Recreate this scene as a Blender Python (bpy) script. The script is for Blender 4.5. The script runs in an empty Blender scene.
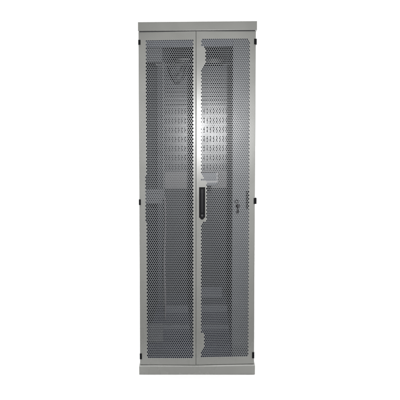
import bpy, math, random
from mathutils import Vector

random.seed(4)
C = bpy.context.scene.collection
SWING_L = 1.2
SWING_R = 1.15
SHEAR = 0.0091      # the cabinet stands slightly racked: its right side is a few mm higher


# ------------------------------------------------------------------ materials
def mat(name, col, rough=0.45, metal=0.0, bump=0.0, bscale=900.0, var=0.0, spec=0.5):
    m = bpy.data.materials.new(name)
    m.use_nodes = True
    nt = m.node_tree
    b = nt.nodes['Principled BSDF']
    b.inputs['Base Color'].default_value = (*col, 1)
    b.inputs['Roughness'].default_value = rough
    b.inputs['Metallic'].default_value = metal
    b.inputs['Specular IOR Level'].default_value = spec
    geo = nt.nodes.new('ShaderNodeNewGeometry')
    if var > 0:
        n = nt.nodes.new('ShaderNodeTexNoise')
        n.inputs['Scale'].default_value = 7.0
        n.inputs['Detail'].default_value = 6.0
        r = nt.nodes.new('ShaderNodeMapRange')
        r.inputs['From Min'].default_value = 0.3
        r.inputs['From Max'].default_value = 0.7
        r.inputs['To Min'].default_value = 1 - var
        r.inputs['To Max'].default_value = 1 + var
        mx = nt.nodes.new('ShaderNodeVectorMath')
        mx.operation = 'SCALE'
        mx.inputs[0].default_value = col
        nt.links.new(geo.outputs['Position'], n.inputs['Vector'])
        nt.links.new(n.outputs['Fac'], r.inputs['Value'])
        nt.links.new(r.outputs['Result'], mx.inputs['Scale'])
        nt.links.new(mx.outputs['Vector'], b.inputs['Base Color'])
        r2 = nt.nodes.new('ShaderNodeMapRange')
        r2.inputs['From Min'].default_value = 0.3
        r2.inputs['From Max'].default_value = 0.7
        r2.inputs['To Min'].default_value = rough - 0.05
        r2.inputs['To Max'].default_value = rough + 0.05
        nt.links.new(n.outputs['Fac'], r2.inputs['Value'])
        nt.links.new(r2.outputs['Result'], b.inputs['Roughness'])
    if bump > 0:
        n2 = nt.nodes.new('ShaderNodeTexNoise')
        n2.inputs['Scale'].default_value = bscale
        n2.inputs['Detail'].default_value = 2.0
        bp = nt.nodes.new('ShaderNodeBump')
        bp.inputs['Strength'].default_value = bump
        bp.inputs['Distance'].default_value = 0.0004
        nt.links.new(geo.outputs['Position'], n2.inputs['Vector'])
        nt.links.new(n2.outputs['Fac'], bp.inputs['Height'])
        nt.links.new(bp.outputs['Normal'], b.inputs['Normal'])
    return m


PAINT = mat('grey_powder_coat', (0.246, 0.247, 0.233), 0.28, bump=0.25, var=0.03, spec=0.42)
VENT = mat('vent_panel_paint', (0.115, 0.12, 0.133), 0.24, bump=0.2, var=0.04, spec=0.38)
BAND = mat('lock_band_paint', (0.27, 0.262, 0.27), 0.5, bump=0.2, var=0.04)
WEB = mat('cool_grey_mesh_coat', (0.198, 0.206, 0.216), 0.28, bump=0.25, var=0.03, spec=0.30)
BRACKET = mat('bracket_paint', (0.10, 0.106, 0.118), 0.5, bump=0.2, var=0.05)
STRIP = mat('pale_channel_paint', (0.180, 0.190, 0.202), 0.45, bump=0.2, var=0.04)
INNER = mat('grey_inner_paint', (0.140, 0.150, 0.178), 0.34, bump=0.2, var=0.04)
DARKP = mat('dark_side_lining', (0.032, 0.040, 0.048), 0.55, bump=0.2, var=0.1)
FLOORP = mat('blue_grey_floor_sheet', (0.10, 0.108, 0.16), 0.45, bump=0.2, var=0.1)
BACK = mat('near_black_coat', (0.02, 0.021, 0.025), 0.6)
BLACK = mat('black_plastic', (0.005, 0.005, 0.006), 0.6, bump=0.2, spec=0.12)
BLACK2 = mat('black_handle_lever', (0.007, 0.007, 0.009), 0.45, spec=0.15)
ZINC = mat('zinc_plate', (0.36, 0.36, 0.35), 0.5, metal=0.0, var=0.05)
STEEL = mat('dull_key_steel', (0.02, 0.02, 0.024), 0.5, metal=0.3)
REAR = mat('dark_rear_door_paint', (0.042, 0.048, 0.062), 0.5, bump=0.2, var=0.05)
CABLE = mat('pale_cable', (0.30, 0.27, 0.29), 0.5)
DCABLE = mat('dark_cable', (0.03, 0.03, 0.035), 0.5)
DARK_GROUND = mat('dark_bounce_absorber', (0.03, 0.03, 0.032), 0.9, bump=0.3, bscale=200, var=0.1, spec=0.1)
WHITE = mat('white_studio_floor', (0.90, 0.90, 0.90), 0.8, spec=0.1)


# ------------------------------------------------------------------ mesh helpers
class MB:
    def __init__(self):
        self.v = []
        self.f = []
        self.s = []
        self.web = None
        self.m2 = None

    def poly(self, pts, smooth=False):
        i = len(self.v)
        self.v.extend(pts)
        self.f.append(tuple(range(i, i + len(pts))))
        self.s.append(smooth)

    def add(self, vs, fs, smooth=False):
        i = len(self.v)
        self.v.extend(vs)
        for f in fs:
            self.f.append(tuple(i + k for k in f))
            self.s.append(smooth)

    def box(self, x0, x1, y0, y1, z0, z1, r=0.0):
        """box; its front (-y) edges are chamfered/rounded by r"""
        if r <= 0:
            vs = [(x, y, z) for x in (x0, x1) for y in (y0, y1) for z in (z0, z1)]
            self.add(vs, [(0, 1, 3, 2), (4, 6, 7, 5), (0, 4, 5, 1), (2, 3, 7, 6), (1, 5, 7, 3), (0, 2, 6, 4)])
            return
        steps = [(r * (1 - math.sin(t)), y0 + r * (1 - math.cos(t))) for t in [k * math.pi / 6 for k in range(4)]]
        steps.append((0.0, y1))
        vs, fs = [], []
        for ins, y in steps:
            vs += [(x0 + ins, y, z0 + ins), (x1 - ins, y, z0 + ins), (x1 - ins, y, z1 - ins), (x0 + ins, y, z1 - ins)]
        fs.append((0, 1, 2, 3))
        n = len(steps)
        for k in range(n - 1):
            for j in range(4):
                a, b = k * 4 + j, k * 4 + (j + 1) % 4
                fs.append((a, a + 4, b + 4, b))
        m = (n - 1) * 4
        fs.append((m + 3, m + 2, m + 1, m))
        self.add(vs, fs)

    def disc(self, cx, cz, y0, y1, rad, n=24, bev=0.0006):
        vs, fs = [], []
        for (y, r) in ((y0, rad - bev), (y0 + bev, rad), (y1, rad)):
            for k in range(n):
                a = 2 * math.pi * k / n
                vs.append((cx + r * math.cos(a), y, cz + r * math.sin(a)))
        fs.append(tuple(range(n)))
        for k in range(2):
            for j in range(n):
                fs.append((k * n + j, (k + 1) * n + j, (k + 1) * n + (j + 1) % n, k * n + (j + 1) % n))
        fs.append(tuple(reversed(range(2 * n, 3 * n))))
        self.add(vs, fs)

    def tube(self, pts, r, n=10, closed=False):
        pts = [Vector(p) for p in pts]
        m = len(pts)
        vs, fs = [], []
        up = None
        for i, p in enumerate(pts):
            a = pts[(i - 1) % m] if (closed or i > 0) else pts[0]
            b = pts[(i + 1) % m] if (closed or i < m - 1) else pts[-1]
            t = (b - a).normalized()
            if up is None:
                up = Vector((0, 1, 0)) if abs(t.y) < 0.9 else Vector((1, 0, 0))
            s = t.cross(up).normalized()
            up = s.cross(t).normalized()
            for k in range(n):
                q = p + s * (r * math.cos(2 * math.pi * k / n)) + up * (r * math.sin(2 * math.pi * k / n))
                vs.append(tuple(q))
        for i in range(m if closed else m - 1):
            for k in range(n):
                a, b = i * n + k, i * n + (k + 1) % n
                c, d = ((i + 1) % m) * n + (k + 1) % n, ((i + 1) % m) * n + k
                fs.append((a, b, c, d))
        if not closed:
            fs.append(tuple(reversed(range(n))))
            fs.append(tuple(range((m - 1) * n, m * n)))
        self.add(vs, fs, True)

    def build(self, name, m, parent=None, shear=True, swing=None):
        vs = [(x, y, z + (SHEAR * x if shear else 0)) for x, y, z in self.v]
        if swing is None and parent is not None:
            swing = parent.get('swing_side')
        if swing:                    # the closed leaves stand a few mm proud where they meet
            hx = 0.3 * swing
            an = math.radians(SWING_L if swing < 0 else SWING_R) * swing
            c, s_ = math.cos(an), math.sin(an)
            vs = [(hx + (x - hx) * c - y * s_, (x - hx) * s_ + y * c, z) for x, y, z in vs]
        me = bpy.data.meshes.new(name)
        me.from_pydata(vs, [], self.f)
        me.polygons.foreach_set('use_smooth', self.s)
        me.materials.append(m)
        if self.m2:
            me.materials.append(self.m2)
            me.polygons.foreach_set('material_index', [1 if k in self.web else 0 for k in range(len(self.f))])
        me.update()
        o = bpy.data.objects.new(name, me)
        C.objects.link(o)
        if parent:
            o.parent = parent
        if swing:
            o['swing_side'] = swing
        return o


NS = 12
CS = [(math.cos(2 * math.pi * k / NS), math.sin(2 * math.pi * k / NS)) for k in range(NS)]


def perf_sheet(mb, X0, X1, Z0, Z1, x0, z0, z1, nx, y, th, dia, solid=None):
    """sheet X0..X1 by Z0..Z1 punched with nx+half columns of round staggered holes from x0 between z0 and z1"""
    a = PITCH
    row = a * 0.8660254
    nr = int(round((z1 - z0) / row))
    row = (z1 - z0) / nr
    x1 = x0 + (nx + 0.5) * a
    R = dia / 2
    web = mb.web = set()
    for (yy, flip) in ((y, False), (y + th, True)):
        def q(pts):
            pts = [(p[0], yy, p[1]) for p in pts]
            if flip:
                pts.reverse()
            mb.poly(pts)
        q([(X0, Z0), (X1, Z0), (X1, z0), (X0, z0)])
        q([(X0, z1), (X1, z1), (X1, Z1), (X0, Z1)])
        for j in range(nr):
            zb = z0 + j * row
            zt = zb + row
            zc = zb + row / 2
            off = (a / 2) if j % 2 else 0.0
            # solid ends
            xs = x0 + off
            runx = X0      # start of a solid run still to be laid
            for i in range(nx + 1):
                if i == nx:
                    q([(runx, zb), (X1, zb), (X1, zt), (runx, zt)])
                    break
                xl = xs + i * a
                xr = xl + a
                xc = xl + a / 2
                if solid and solid(xc, zc):
                    continue
                if xl - runx > 1e-7:
                    q([(runx, zb), (xl, zb), (xl, zt), (runx, zt)])
                runx = xr
                c = [(xc + R * cx, zc + R * cz) for cx, cz in CS]
                mid = [(xr, zc), (xc, zt), (xl, zc), (xc, zb)]
                cor = [(xr, zt), (xl, zt), (xl, zb), (xr, zb)]
                f0 = len(mb.f)
                i0 = len(mb.v)
                vs = c + mid + cor
                mb.v.extend([(p[0], yy, p[1]) for p in vs])
                for k in range(4):
                    p0, p1, p2, p3 = 3 * k, 3 * k + 1, 3 * k + 2, (3 * k + 3) % NS
                    m0, m1, co = 12 + k, 12 + (k + 1) % 4, 16 + k
                    for f in ((m0, co, p1, p0), (co, p2, p1), (co, m1, p3, p2)):
                        g = tuple(i0 + t for t in f)
                        mb.f.append(g if not flip else tuple(reversed(g)))
                        mb.s.append(False)
                if not flip:      # wall of the hole
                    i1 = len(mb.v)
                    mb.v.extend([(p[0], y, p[1]) for p in c] + [(p[0], y + th, p[1]) for p in c])
                    for k in range(NS):
                        k2 = (k + 1) % NS
                        mb.f.append((i1 + k, i1 + k2, i1 + NS + k2, i1 + NS + k))
                        mb.s.append(False)
                web.update(range(f0, len(mb.f)))


def folded_rim(mb, X0, X1, Z0, Z1, y, r, depth):
    """rounded fold and return flange around a sheet-metal leaf; returns the flat inner rectangle"""
    st = [(r * (1 - math.sin(t)), y + r * (1 - math.cos(t))) for t in [k * math.pi / 8 for k in range(5)]]
    st.append((0.0, y + depth))
    st.append((0.0012, y + depth))
    st.append((0.0012, y + r))
    vs, fs = [], []
    for ins, yy in st:
        vs += [(X0 + ins, yy, Z0 + ins), (X1 - ins, yy, Z0 + ins), (X1 - ins, yy, Z1 - ins), (X0 + ins, yy, Z1 - ins)]
    for k in range(len(st) - 1):
        for j in range(4):
            p, q = k * 4 + j, k * 4 + (j + 1) % 4
            fs.append((p, p + 4, q + 4, q))
    mb.add(vs, fs)
    return X0 + r, X1 - r, Z0 + r, Z1 - r


# ------------------------------------------------------------------ cabinet
cab = bpy.data.objects.new('server_cabinet', None)
C.objects.link(cab)
cab['label'] = 'tall light grey steel server cabinet with two perforated front doors and a black handle'
cab['category'] = 'server cabinet'

PITCH = 0.01071
HOLE = 0.0089
TH = 0.0015
DEPTH = 0.93

# left door
ZB, ZT = 0.0525, 1.7845
mb = MB()
r4 = folded_rim(mb, -0.3000, -0.0062, ZB, ZT, 0.0, 0.0022, 0.022)
LX = -0.2588


def left_solid(x, z):
    return x < LX and not (0.805 < z < 1.052)


perf_sheet(mb, *r4, LX - PITCH, 0.0886, 1.7426, 23, 0.0, TH, HOLE, left_solid)
mb.m2 = WEB
door_l = mb.build('door', PAINT, cab, swing=-1)
door_l['label'] = 'left perforated door leaf without a handle'

# right door
mb = MB()
r4 = folded_rim(mb, -0.0050, 0.3000, ZB, ZT, 0.0, 0.0022, 0.022)


def right_solid(x, z):
    if 1.599 < z < 1.710:                       # upper tab of the stile
        e = min((z - 1.599) * 0.8, (1.710 - z) * 2)
        if x < 0.0200 + min(0.0205, 0.006 + e * 0.9):
            return True
    if 0.129 < z < 0.226:                       # lower tab
        e = min((z - 0.129) * 0.8, (0.226 - z) * 2)
        if x < 0.0190 + min(0.0205, 0.006 + e * 0.9):
            return True
    if 0.800 < z < 1.026:                       # handle field
        e = z - 0.800
        if x < 0.0200 + min(0.0300, 0.006 + e * 1.2):
            return True
    if 1.036 < z < 1.052 and x < 0.030:
        return True
    if z > 1.735 and x > 0.2575:
        return True
    return False


perf_sheet(mb, *r4, 0.0190, 0.0932, 1.7466, 23, 0.0, TH, HOLE, right_solid)
mb.m2 = WEB
door_r = mb.build('door', PAINT, cab, swing=1)
door_r['label'] = 'right perforated door leaf with a black swing handle'

# hinges: black blocks wrapping the outer corners of the doors
def hinge(parent, x0, x1, z0, z1, side):
    m = MB()
    m.box(x0, x1, -0.0042, 0.018, z0, z1, 0.0012)
    zc = (z0 + z1) / 2
    m.box(x0 + 0.002, x1 - 0.002, -0.0052, -0.004, zc - 0.0008, zc + 0.0008)
    m.build('hinge', BLACK, parent)


hinge(door_l, -0.3008, -0.2891, 1.7200, 1.7448, -1)
hinge(door_l, -0.3018, -0.2912, 0.8975, 0.9270, -1)
hinge(door_l, -0.3006, -0.2900, 0.0837, 0.1130, -1)
hinge(door_r, 0.2905, 0.3042, 1.7170, 1.7455, 1)
hinge(door_r, 0.2928, 0.3078, 0.8980, 0.9290, 1)
hinge(door_r, 0.2890, 0.3006, 0.0840, 0.1150, 1)

# hinge blocks on the inside, seen through the last columns of holes
m = MB()
m.box(0.2560, 0.2740, 0.003, 0.016, 0.876, 0.965, 0.001)
m.build('hinge_bracket', BLACK, door_r)

# swing handle
m = MB()
HX0, HX1, HZ0, HZ1 = 0.0103, 0.0413, 0.8300, 0.9880
m.box(HX0, HX1, -0.0050, 0.0, HZ0, HZ1, 0.0016)
# raised rim of the dish
for b in ((HX0 + 0.0008, HX0 + 0.0045, HZ0 + 0.001, HZ1 - 0.001), (HX1 - 0.0045, HX1 - 0.0008, HZ0 + 0.001, HZ1 - 0.001)):
    m.box(b[0], b[1], -0.0095, -0.0049, b[2], b[3], 0.0012)
m.box(HX0 + 0.0045, HX1 - 0.0045, -0.0090, -0.0049, HZ1 - 0.006, HZ1 - 0.001, 0.0010)
m.disc((HX0 + HX1) / 2, HZ0 + 0.0015, -0.0085, 0.0, 0.0105, 28, 0.0012)
handle = m.build('handle', BLACK, door_r)
m = MB()
m.box(HX0 + 0.0072, HX1 - 0.0072, -0.0115, -0.0052, HZ0 + 0.024, HZ1 - 0.009, 0.0022)
m.box(HX0 + 0.0100, HX1 - 0.0100, -0.0130, -0.0114, HZ0 + 0.030, HZ1 - 0.030, 0.0010)
m.build('lever', BLACK2, handle)
m = MB()
m.disc((HX0 + HX1) / 2, HZ0 + 0.0125, -0.0118, -0.0052, 0.0062, 28, 0.0008)
m.box((HX0 + HX1) / 2 - 0.0006, (HX0 + HX1) / 2 + 0.0006, -0.0121, -0.0117, HZ0 + 0.009, HZ0 + 0.016)
m.build('lock_cylinder', STEEL, handle)

# lock case bolted behind the right door above the handle
m = MB()
m.box(0.0200, 0.1030, 0.0035, 0.026, 0.9960, 1.0620, 0.002)
lockc = m.build('lock_case', REAR, door_r)
m = MB()
m.box(0.0200, 0.1060, 0.0020, 0.0034, 1.0100, 1.0190, 0.0003)
m.box(0.1010, 0.1060, 0.0020, 0.0034, 1.0191, 1.0640, 0.0003)
m.build('lock_strap', BAND, lockc)

# locking rods behind the stile
m = MB()
m.tube([(0.010, 0.014, 0.075), (0.010, 0.014, 0.80)], 0.004)
m.tube([(0.010, 0.014, 1.065), (0.010, 0.014, 1.77)], 0.004)
m.build('lock_rod', ZINC, door_r)

# top cover: a shallow lid with rounded front edges and a shadow gap under it
m = MB()
m.box(-0.3015, 0.3050, -0.0050, DEPTH + 0.03, 1.7890, 1.8341, 0.0018)
m.build('top_cover', PAINT, cab)
m = MB()
m.box(-0.2960, 0.2960, 0.006, 0.030, 1.7700, 1.7889)
m.build('door_frame', BACK, cab)
m = MB()
m.box(-0.2960, 0.2960, 0.006, 0.030, 0.0502, 0.0640)
m.build('door_frame', BACK, cab)

# plinth with a sloping upper edge
m = MB()
X = 0.3038
yb = DEPTH + 0.02
prof = [(-0.0060, 0.0008), (-0.0052, 0.0), (yb, 0.0), (yb, 0.0500), (-0.0008, 0.0500), (-0.0052, 0.0462), (-0.0060, 0.0445)]
n = len(prof)
vs = [(-X, y, z) for y, z in prof] + [(X, y, z) for y, z in prof]
fs = [tuple(range(n)), tuple(reversed(range(n, 2 * n)))]
for k in range(n):
    k2 = (k + 1) % n
    fs.append((k, n + k, n + k2, k2))
m.add(vs, fs)
m.build('plinth', PAINT, cab)

# side panels
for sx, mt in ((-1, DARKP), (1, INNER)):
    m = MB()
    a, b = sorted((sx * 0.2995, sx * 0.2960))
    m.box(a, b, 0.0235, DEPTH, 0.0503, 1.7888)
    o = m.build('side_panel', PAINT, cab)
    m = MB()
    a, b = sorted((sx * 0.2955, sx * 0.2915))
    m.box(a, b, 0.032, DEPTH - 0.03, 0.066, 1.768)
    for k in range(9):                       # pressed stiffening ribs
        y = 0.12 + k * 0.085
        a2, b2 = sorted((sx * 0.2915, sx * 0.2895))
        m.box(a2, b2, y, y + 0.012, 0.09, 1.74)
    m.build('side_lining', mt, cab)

# floor and roof sheets inside
m = MB()
m.box(-0.289, 0.289, 0.035, DEPTH - 0.03, 0.0503, 0.0640)
m.build('floor_sheet', FLOORP, cab)
m = MB()
m.box(-0.289, 0.289, 0.035, DEPTH - 0.03, 1.7705, 1.7885)
m.build('roof_sheet', INNER, cab)
# raised sill bars on the floor sheet
m = MB()
m.box(-0.289, 0.289, 0.42, 0.45, 0.0642, 0.090, 0.002)
m.build('floor_bar', INNER, cab)
m = MB()
m.box(-0.230, 0.230, 0.70, 0.73, 0.0642, 0.110, 0.002)
m.build('floor_bar', INNER, cab)
m = MB()
m.box(0.020, 0.170, 0.80, 0.812, 0.130, 0.150, 0.002)
m.box(0.022, 0.168, 0.802, 0.812, 0.150, 0.205)
m.build('blanking_plate', INNER, cab)

# front crossbar under the lid, just behind the mesh
m = MB()
m.box(-0.289, 0.186, 0.040, 0.060, 1.7170, 1.7690, 0.002)
m.build('crossbar', INNER, cab)

# wide vertical cable channel on the right
m = MB()
m.box(0.1860, 0.2760, 0.050, 0.110, 0.0655, 1.7680, 0.003)
m.build('cable_channel', STRIP, cab)

# left posts and brackets
m = MB()
m.box(-0.2450, -0.2310, 0.800, 0.835, 0.0655, 1.7690, 0.002)
m.build('mounting_rail', STRIP, cab)
m = MB()
m.box(0.2310, 0.2450, 0.800, 0.835, 0.0655, 1.7690, 0.002)
m.build('mounting_rail', STRIP, cab)
for z0, z1 in ((0.8950, 0.9740), (1.6420, 1.7160), (0.1480, 0.2450)):
    m = MB()
    h = (z1 - z0)
    for k in range(3):
        m.box(-0.2830, -0.1890 - 0.004 * k, 0.055, 0.066, z0 + h * (0.02 + 0.34 * k), z0 + h * (0.27 + 0.34 * k), 0.002)
    m.box(-0.2890, -0.1830, 0.058, 0.070, z0, z1, 0.002)
    m.build('bracket', BRACKET, cab)

# fan tray under the roof
m = MB()
m.box(-0.150, 0.1750, 0.30, 0.60, 1.7200, 1.7700, 0.002)
fan = m.build('fan_tray', BLACK, cab)
for cx in (-0.075, 0.100):
    m = MB()
    for rr in (0.020, 0.035, 0.050, 0.060):
        m.tube([(cx + rr * math.cos(t), 0.45 + rr * math.sin(t), 1.7175) for t in [2 * math.pi * k / 28 for k in range(28)]], 0.0012, 6, True)
    m.build('fan_grille', ZINC, fan)

# hanging cable loop under the fan tray
m = MB()
pts = []
for k in range(25):
    t = k / 24
    pts.append((-0.170 + 0.115 * t, 0.46, 1.722 - 0.125 * math.sin(math.pi * t) ** 0.7))
m.tube(pts, 0.0075, 8)
m.build('power_cord', DCABLE, cab)
m = MB()
pts = []
for k in range(25):
    t = k / 24
    pts.append((-0.150 + 0.075 * t, 0.44, 1.722 - 0.075 * math.sin(math.pi * t) ** 0.7))
m.tube(pts, 0.0055, 8)
m.build('power_cord', DCABLE, cab)
m = MB()
pts = []
for k in range(40):
    t = k / 39
    pts.append((-0.2050 + 0.003 * math.sin(t * 9), 0.50 + 0.01 * math.sin(t * 5), 0.88 - 0.78 * t))
m.tube(pts, 0.0035, 8)
m.build('cable', CABLE, cab)

# rear door, punched like the front, with a solid band at lock height
YR = 0.880


def rear_solid(x, z):
    return 0.893 < z < 1.012


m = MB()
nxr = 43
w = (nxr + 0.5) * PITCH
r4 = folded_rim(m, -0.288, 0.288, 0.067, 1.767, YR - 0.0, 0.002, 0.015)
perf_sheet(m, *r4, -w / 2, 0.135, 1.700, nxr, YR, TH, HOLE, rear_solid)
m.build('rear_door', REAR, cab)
m = MB()


def slotted(m, x0, x1, z0, z1, nx, nz, fw, fh, y, th):
    cw, ch = (x1 - x0) / nx, (z1 - z0) / nz
    for i in range(nx):
        for j in range(nz):
            a, b, c, d = x0 + i * cw, x0 + (i + 1) * cw, z0 + j * ch, z0 + (j + 1) * ch
            p, q = a + cw * (1 - fw) / 2, b - cw * (1 - fw) / 2
            e, f = c + ch * (1 - fh) / 2, d - ch * (1 - fh) / 2
            k = min(q - p, f - e) * 0.3
            inn = [(p + k, e), (q - k, e), (q, e + k), (q, f - k), (q - k, f), (p + k, f), (p, f - k), (p, e + k)]
            out = [(p + k, c), (q - k, c), (b, e + k), (b, f - k), (q - k, d), (p + k, d), (a, f - k), (a, e + k)]
            for (yy, fl) in ((y, 0), (y + th, 1)):
                vs = [(u, yy, w) for u, w in inn + out] + [(b, yy, c), (b, yy, d), (a, yy, d), (a, yy, c)]
                fs = []
                for t in range(8):
                    t2 = (t + 1) % 8
                    if t % 2 == 0:
                        fs.append((t, 8 + t, 8 + t2, t2))
                    else:
                        fs.append((t, 8 + t, 16 + t // 2, 8 + t2, t2))
                if fl:
                    fs = [tuple(reversed(g)) for g in fs]
                m.add(vs, fs)
            m.add([(u, y, w) for u, w in inn] + [(u, y + th, w) for u, w in inn],
                  [(t, (t + 1) % 8, 8 + (t + 1) % 8, 8 + t) for t in range(8)])


slotted(m, -0.2360, 0.2340, 1.0125, 1.4710, 21, 7, 0.42, 0.66, 0.868, 0.0015)
slotted(m, -0.2360, 0.2340, 1.4710, 1.7000, 3, 8, 0.96, 0.34, 0.868, 0.0015)
m.build('vent_panel', VENT, cab)
m = MB()
m.box(-0.2360, 0.2340, 0.868, 0.8795, 0.893, 1.012, 0.002)
m.build('lock_band', BAND, cab)
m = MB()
m.box(-0.2955, 0.2955, 0.9050, 0.9250, 0.0510, 1.7700)  # added opaque sheet, stops the white backdrop showing through the mesh
m.build('rear_light_block', BACK, cab)

# ------------------------------------------------------------------ keys on the right door
keys = bpy.data.objects.new('key_ring', None)
C.objects.link(keys)
keys['label'] = 'small dark bunch of keys on a wire ring hanging on the right perforated door'
keys['category'] = 'keys'
m = MB()
RX, RZ = 0.2045, 0.9120
m.tube([(RX + 0.0085 * math.cos(t), -0.0026 + 0.0006 * math.sin(2 * t), RZ + 0.0085 * math.sin(t)) for t in [2 * math.pi * k / 28 for k in range(28)]], 0.0012, 8, True)
m.tube([(RX - 0.002, -0.0026, RZ + 0.0085), (RX - 0.001, 0.0030, RZ + 0.0095), (RX + 0.001, 0.0030, RZ + 0.0095), (RX + 0.002, -0.0026, RZ + 0.0085)], 0.001, 6)
m.build('ring', STEEL, keys, swing=1)


def key(dx, lean, y, mt):
    m = MB()
    cx, cz = 0.2095 + dx, 0.8900
    m.disc(cx, cz, y, y + 0.0028, 0.0080, 22, 0.0006)
    c, s = math.cos(lean), math.sin(lean)
    pts = [(-0.0028, 0.0), (0.0028, 0.0), (0.0028, -0.022), (0.0012, -0.024), (0.0022, -0.026), (0.0004, -0.029), (-0.0028, -0.031)]
    a = [(cx + px * c - (pz - 0.008) * s, y + 0.0004, cz + px * s + (pz - 0.008) * c) for px, pz in pts]
    b = [(p[0], y + 0.0024, p[2]) for p in a]
    n = len(a)
    m.add(a + b, [tuple(reversed(range(n))), tuple(range(n, 2 * n))] + [(k, (k + 1) % n, n + (k + 1) % n, n + k) for k in range(n)])
    m.build('key', mt, keys, swing=1)


key(0.0, 0.10, -0.0060, BLACK)
key(0.0040, -0.22, -0.0095, STEEL)

# ------------------------------------------------------------------ white floor sheet and added dark ground
m = MB()
S = 120
m.box(-S, S, -0.262, S, -0.003, 0.0)
fl = m.build('white_floor_sheet', WHITE, None, shear=False)
fl['kind'] = 'structure'
m = MB()
m.poly([(-S, -S, -0.0032), (S, -S, -0.0032), (S, S, -0.0032), (-S, S, -0.0032)])  # added dark ground out of view, keeps bounced light off the doors
fl = m.build('floor', DARK_GROUND, None, shear=False)
fl['kind'] = 'structure'

# ------------------------------------------------------------------ light
W = bpy.data.worlds.new('World')
bpy.context.scene.world = W
W.use_nodes = True
nt = W.node_tree
bg = nt.nodes['Background']
tc = nt.nodes.new('ShaderNodeTexCoord')
sep = nt.nodes.new('ShaderNodeSeparateXYZ')
nt.links.new(tc.outputs['Generated'], sep.inputs[0])


def mr(src, a, b, c, d):
    r = nt.nodes.new('ShaderNodeMapRange')
    r.interpolation_type = 'SMOOTHSTEP'
    for k, v in zip(('From Min', 'From Max', 'To Min', 'To Max'), (a, b, c, d)):
        r.inputs[k].default_value = v
    nt.links.new(src, r.inputs['Value'])
    return r.outputs['Result']


FLASH = 262
WORLD_FRONT = 0.02     # dim room behind the photographer
WORLD_BACK = 1.25      # added glow that turns the blank background white, no wall there
WORLD_TOP = 5.5        # added overhead glow that keeps the floor sheet white
horiz = mr(sep.outputs['Y'], 0.15, 0.6, WORLD_FRONT, WORLD_BACK)
top = mr(sep.outputs['Z'], 0.78, 0.92, 0.0, WORLD_TOP)
ad = nt.nodes.new('ShaderNodeMath')
ad.operation = 'ADD'
nt.links.new(horiz, ad.inputs[0])
nt.links.new(top, ad.inputs[1])
nt.links.new(ad.outputs[0], bg.inputs['Strength'])
bg.inputs['Color'].default_value = (1, 1, 1, 1)

L = bpy.data.lights.new('camera_flash', 'SPOT')
L.shadow_soft_size = 0.022
L.spot_size = math.radians(65)
L.spot_blend = 1.0
L.energy = FLASH
L.color = (1.0, 1.0, 1.0)
lo = bpy.data.objects.new('camera_flash', L)
C.objects.link(lo)
lo.location = (0.130, -2.36, 1.345)
d = Vector((0.02, 0, 1.14)) - Vector(lo.location)
lo.rotation_euler = d.to_track_quat('-Z', 'Y').to_euler()

# ------------------------------------------------------------------ camera
cam = bpy.data.cameras.new('camera')
co = bpy.data.objects.new('camera', cam)
C.objects.link(co)
co.location = (0.0145, -2.35, 1.2212)
co.rotation_euler = (math.pi / 2 - 0.0413, -0.0005, 0.0006)
cam.sensor_width = 36
cam.lens = 455.48 / 400 * 36
cam.shift_x = 0.34 / 400
cam.shift_y = -39.16 / 400
cam.clip_start = 0.05
cam.clip_end = 500
sc = bpy.context.scene
sc.camera = co
sc.view_settings.view_transform = 'Standard'
sc.view_settings.look = 'None'
sc.view_settings.gamma = 1
sc.view_settings.exposure = 0
